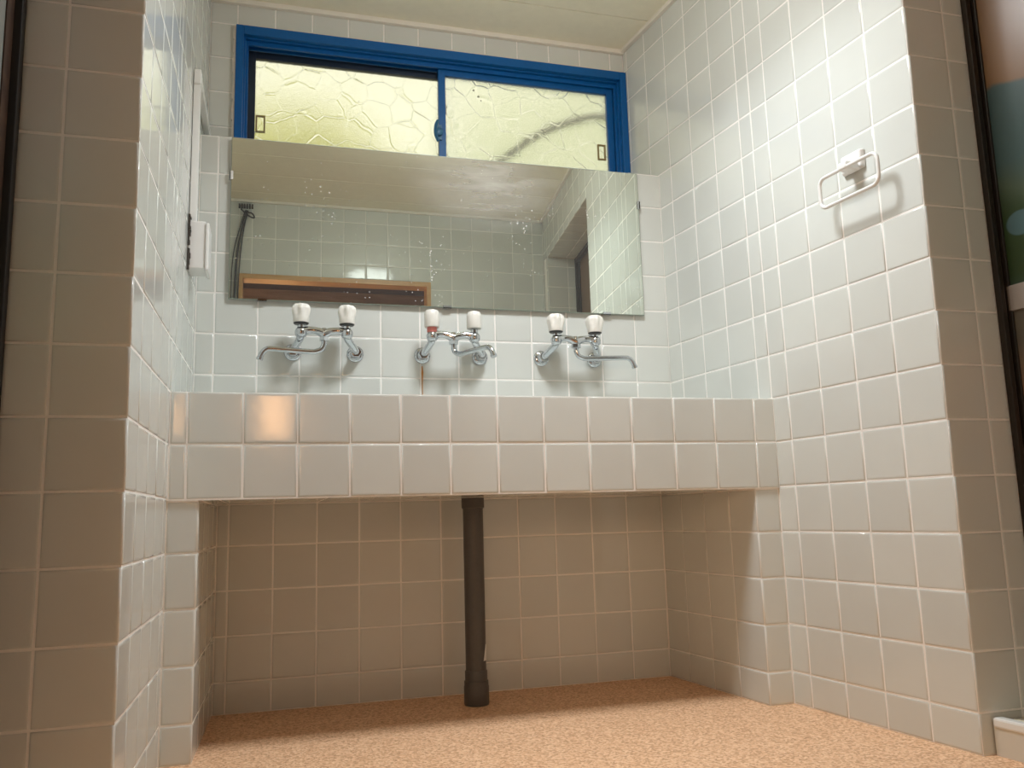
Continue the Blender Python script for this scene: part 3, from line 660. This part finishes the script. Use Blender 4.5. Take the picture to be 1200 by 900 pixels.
# ================================================================== right door with the printed mural, and sill
fX = lambda y, o: XR(y)+o
d1 = bpy.data.objects.new('door_1', None); C.objects.link(d1); d1.location = W(14.6, -8.0, FL); d1.matrix_world = Matrix.Translation(d1.location)
struct(d1, 'sliding door with printed mural panels and an aluminium rail at the right edge')
def along(name, y0, y1, o0, o1, z0, z1, m, parent, bevel=0.001, label=None):
    bm = bmesh.new(); add_hull(bm, [(fX(y0,o0), y0), (fX(y0,o1), y0), (fX(y1,o1), y1), (fX(y1,o0), y1)], z0, z1)
    o = obj(name, bm, m, parent, bevel=bevel)
    if label: o['label'] = label
    return o
along('frame_post', -4.50, -4.62, 1.38, 1.48, -6.1, DH, BRONZE, d1)
along('frame_post', -11.98, -12.1, 1.38, 1.62, -6.1, DH, BRONZE, d1)
along('frame_head', -4.50, -12.1, 1.38, 1.62, DH-0.2, DH, BRONZE, d1)
along('frame_lip', -4.585, -4.605, 1.46, 1.50, -6.1, DH-0.2, ALU, d1)
along('stile', -4.50, -4.66, 1.545, 1.66, -6.1, DH-0.2, BRONZE, d1)
along('stile', -11.8, -11.98, 1.545, 1.66, -6.1, DH-0.2, BRONZE, d1)
along('rail', -4.60, -11.8, 1.545, 1.64, 1.00, 1.48, ALU, d1, label='brushed aluminium mid rail')
along('rail', -4.60, -11.8, 1.545, 1.64, -6.1, -5.5, ALU, d1)
OB, TE, GN, PK = (0.17, 0.085, 0.03), (0.035, 0.062, 0.055), (0.02, 0.038, 0.009), (0.34, 0.17, 0.16)
zm = lambda z: (z-FL)*S
mu1 = mural('mural_print', [(zm(1.4), (0.05,0.085,0.07)), (zm(2.1), GN), (zm(3.2), GN), (zm(3.75), (0.05,0.07,0.04)), (zm(4.3), TE), (zm(5.72), TE), (zm(5.80), OB), (zm(9.4), (0.22,0.135,0.07))],
   [(-0.62, zm(7.5), 0.10, 0.11, PK), (-0.552, zm(7.0), 0.012, 0.012, (0.75,0.7,0.55)), (-0.50, zm(2.6), 0.03, 0.025, (0.06,0.11,0.11)), (-0.70, zm(3.0), 0.06, 0.05, TE)])
mu2 = mural('mural_print_lower', [(zm(-5.6), (0.10,0.07,0.05)), (zm(-2), (0.16,0.10,0.06)), (zm(-0.3), (0.30,0.15,0.08)), (zm(0.9), (0.10,0.085,0.06))],
   [(-0.53, zm(-0.55), 0.03, 0.03, (0.03,0.05,0.09)), (-0.58, zm(-1.6), 0.04, 0.03, (0.03,0.05,0.09)), (-0.60, zm(0.2), 0.10, 0.05, (0.38,0.17,0.09))])
def mural_panel(z0, z1, m, label):
    bm = bmesh.new(); y0, y1 = -4.62, -11.85
    add_hull(bm, [(fX(y0,1.585), y0), (fX(y0,1.62), y0), (fX(y1,1.62), y1), (fX(y1,1.585), y1)], z0, z1)
    o = obj('mural_panel', bm, m, None); o.parent = d1; o.location = -d1.location; o['label'] = label
mural_panel(1.47, DH-0.2, mu1, 'printed mural: orange brown sky, teal hill, dark green leaves')
mural_panel(-5.5, 1.01, mu2, 'printed lower panel in browns with blue dots')
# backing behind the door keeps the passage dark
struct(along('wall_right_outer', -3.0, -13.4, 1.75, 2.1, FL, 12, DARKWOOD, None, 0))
# sill
e = empty('door_sill', W(14.0, -8.3, FL), 'tiled door sill with pebble mosaic top at the lower right corner', 'sill')
along('sill_body', -4.53, -12.07, 0.24, 1.9, FL, -6.14, simple('sill_face', (0.66, 0.63, 0.55), 0.2), e, bevel=0.0)
along('edge_tile', -4.53, -12.07, 0.215, 0.42, -6.24, -6.07, simple('sill_edge_glaze', (0.82, 0.83, 0.80), 0.12), e, bevel=0.004)
rr = random.Random(11); mos = [simple('pebble_green', (0.30,0.27,0.12), 0.3), simple('pebble_cream', (0.78,0.72,0.5), 0.3), simple('pebble_olive', (0.48,0.43,0.22), 0.3)]
for ci, mm_ in enumerate(mos):
    bm = bmesh.new()
    for i in range(200):
        y = rr.uniform(-12.0, -4.6); o_ = rr.uniform(0.46, 1.36); c = W(fX(y, o_), y, -6.13)
        bmesh.ops.create_icosphere(bm, subdivisions=1, radius=1.0, matrix=Matrix.Translation(c) @ Matrix.Rotation(rr.uniform(0,3), 4, 'Z') @ Matrix.Diagonal((rr.uniform(.004,.008), .004, .0022, 1)))
    o = obj('mosaic', bm, mm_, e, smooth=True); o['kind'] = 'stuff'

# left door
d2 = bpy.data.objects.new('door_2', None); C.objects.link(d2); d2.location = W(-2.3, -8.0, FL); d2.matrix_world = Matrix.Translation(d2.location)
struct(d2, 'dark framed sliding door at the left edge')
boxobj('frame_post', (XL(YLC)-1.75, -4.46, FL), (XL(YLC)-1.56, -4.26, DH), RUBBER, d2, bevel=0.001)
boxobj('frame_post', (XL(YLC)-1.75, -12.1, FL), (XL(YLC)-1.56, -11.95, DH), RUBBER, d2, bevel=0.001)
boxobj('frame_head', (XL(YLC)-1.75, -11.95, DH-0.2), (XL(YLC)-1.56, -4.46, DH), RUBBER, d2)
bm = bmesh.new(); add_box(bm, (XL(YLC)-1.76, -12.0, FL+0.05), (XL(YLC)-1.68, -4.75, DH-0.1)); lf = obj('mural_panel', bm, mural('mural_print_left', [(zm(-6), (0.27,0.22,0.17)), (zm(-1), (0.30,0.25,0.19)), (zm(1.5), (0.24,0.27,0.18)), (zm(3.2), (0.23,0.27,0.25)), (zm(9), (0.30,0.25,0.22))], [(-0.6, zm(4.2), 0.10, 0.12, (0.36,0.25,0.22))]), None); lf.parent = d2; lf.location = -d2.location; lf['label'] = 'printed mural panel in muted greens and browns'
boxobj('stile', (XL(YLC)-1.80, -4.76, FL+0.05), (XL(YLC)-1.66, -4.46, DH-0.1), DARKWOOD, d2)
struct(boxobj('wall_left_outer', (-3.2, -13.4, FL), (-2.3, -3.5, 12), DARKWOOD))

# ================================================================== timber doorway and the room behind the camera
t5 = bpy.data.objects.new('trim_5', None); C.objects.link(t5); t5.location = W(4.26, -13.3, FL); t5.matrix_world = Matrix.Translation(t5.location)
struct(t5, 'honey coloured timber doorway frame seen in the mirror')
boxobj('jamb', (DX0, -13.72, FL), (DX0+0.19, -12.93, DZ), HONEY, t5, bevel=0.001)
boxobj('jamb', (DX1-0.19, -13.72, FL), (DX1, -12.93, DZ), HONEY, t5, bevel=0.001)
boxobj('lintel', (DX0+0.19, -13.72, DZ-0.22), (DX1-0.19, -12.93, DZ), HONEY, t5, bevel=0.001)
BX0, BX1, BY = -8.0, 16.0, -25.0
struct(boxobj('wall_back_room_left', (BX0-0.5, BY, FL), (BX0, -13.7, 11.5), MIDWOOD)); struct(boxobj('wall_back_room_right', (BX1, BY, FL), (BX1+0.5, -13.7, 11.5), MIDWOOD))
struct(boxobj('wall_back_room_end', (BX0, BY-0.5, FL), (BX1, BY, 11.5), MIDWOOD))
struct(boxobj('wall_back_room_door_side', (BX0, -13.85, FL), (DX0, -13.7, 11.5), MIDWOOD))
struct(boxobj('wall_back_room_door_side', (DX1, -13.85, FL), (BX1, -13.7, 11.5), MIDWOOD)); struct(boxobj('wall_back_room_lintel', (DX0, -13.85, DZ), (DX1, -13.7, 11.5), MIDWOOD))
cb = struct(boxobj('ceiling_back_room', (BX0, BY, 11.0), (BX1, -13.7, 11.5), DARKWOOD))
for k in range(6): boxobj('plank', (BX0, BY+0.02+k*1.9, 10.9), (BX1, min(BY+1.86+k*1.9, -13.9), 11.02), DARKWOOD, cb)
e = empty('wall_lantern', W(1.72, BY, 1.35), 'warm paper wall lantern in the room behind the camera', 'lamp')
boxobj('shade', (1.12, BY+0.15, 1.35), (2.32, BY+1.0, 3.65), WARMSHADE, e, bevel=0.004)
boxobj('back_plate', (0.97, BY, 1.2), (2.47, BY+0.15, 3.8), DARKWOOD, e)

# cables on the opposite wall (in the mirror): black cable bundle down from a junction at the ceiling
e = empty('cable_bundle', W(0.2, YF, 11.3), 'black cable bundle hanging from the ceiling corner, seen in the mirror', 'cable')
for i, (dx, r_) in enumerate(((0, 0.0045), (0.13, 0.0025), (-0.16, 0.0022))):
    bm = bmesh.new(); add_tube(bm, spline([W(0.30+dx*0.4, YF+0.12, 11.2), W(0.12+dx*0.6, YF+0.10, 10.4), W(-0.06+dx, YF+0.08, 9.2), W(-0.13+dx, YF+0.08, 7.4), W(-0.14+dx, YF+0.08, 3.0), W(-0.14+dx, YF+0.08, FL+0.05)]), r_, 8)
    obj('cable', bm, RUBBER, e, smooth=True)
bm = bmesh.new(); add_tube(bm, spline([W(0.05, YF+0.14, 11.25), W(0.35, YF+0.2, 10.95), W(0.62, YF+0.2, 10.85), W(0.52, YF+0.2, 11.05), W(0.25, YF+0.14, 11.1)]), 0.0035, 8)
obj('cable_loop', bm, RUBBER, e, smooth=True)
rr = random.Random(4); bm = bmesh.new()
for i in range(6): add_box(bm, (-0.05+i*0.11, YF+0.03, 11.30+rr.uniform(0,.03)), (0.02+i*0.11, YF+0.2, 11.48))
obj('terminal_strip', bm, RUBBER, e)
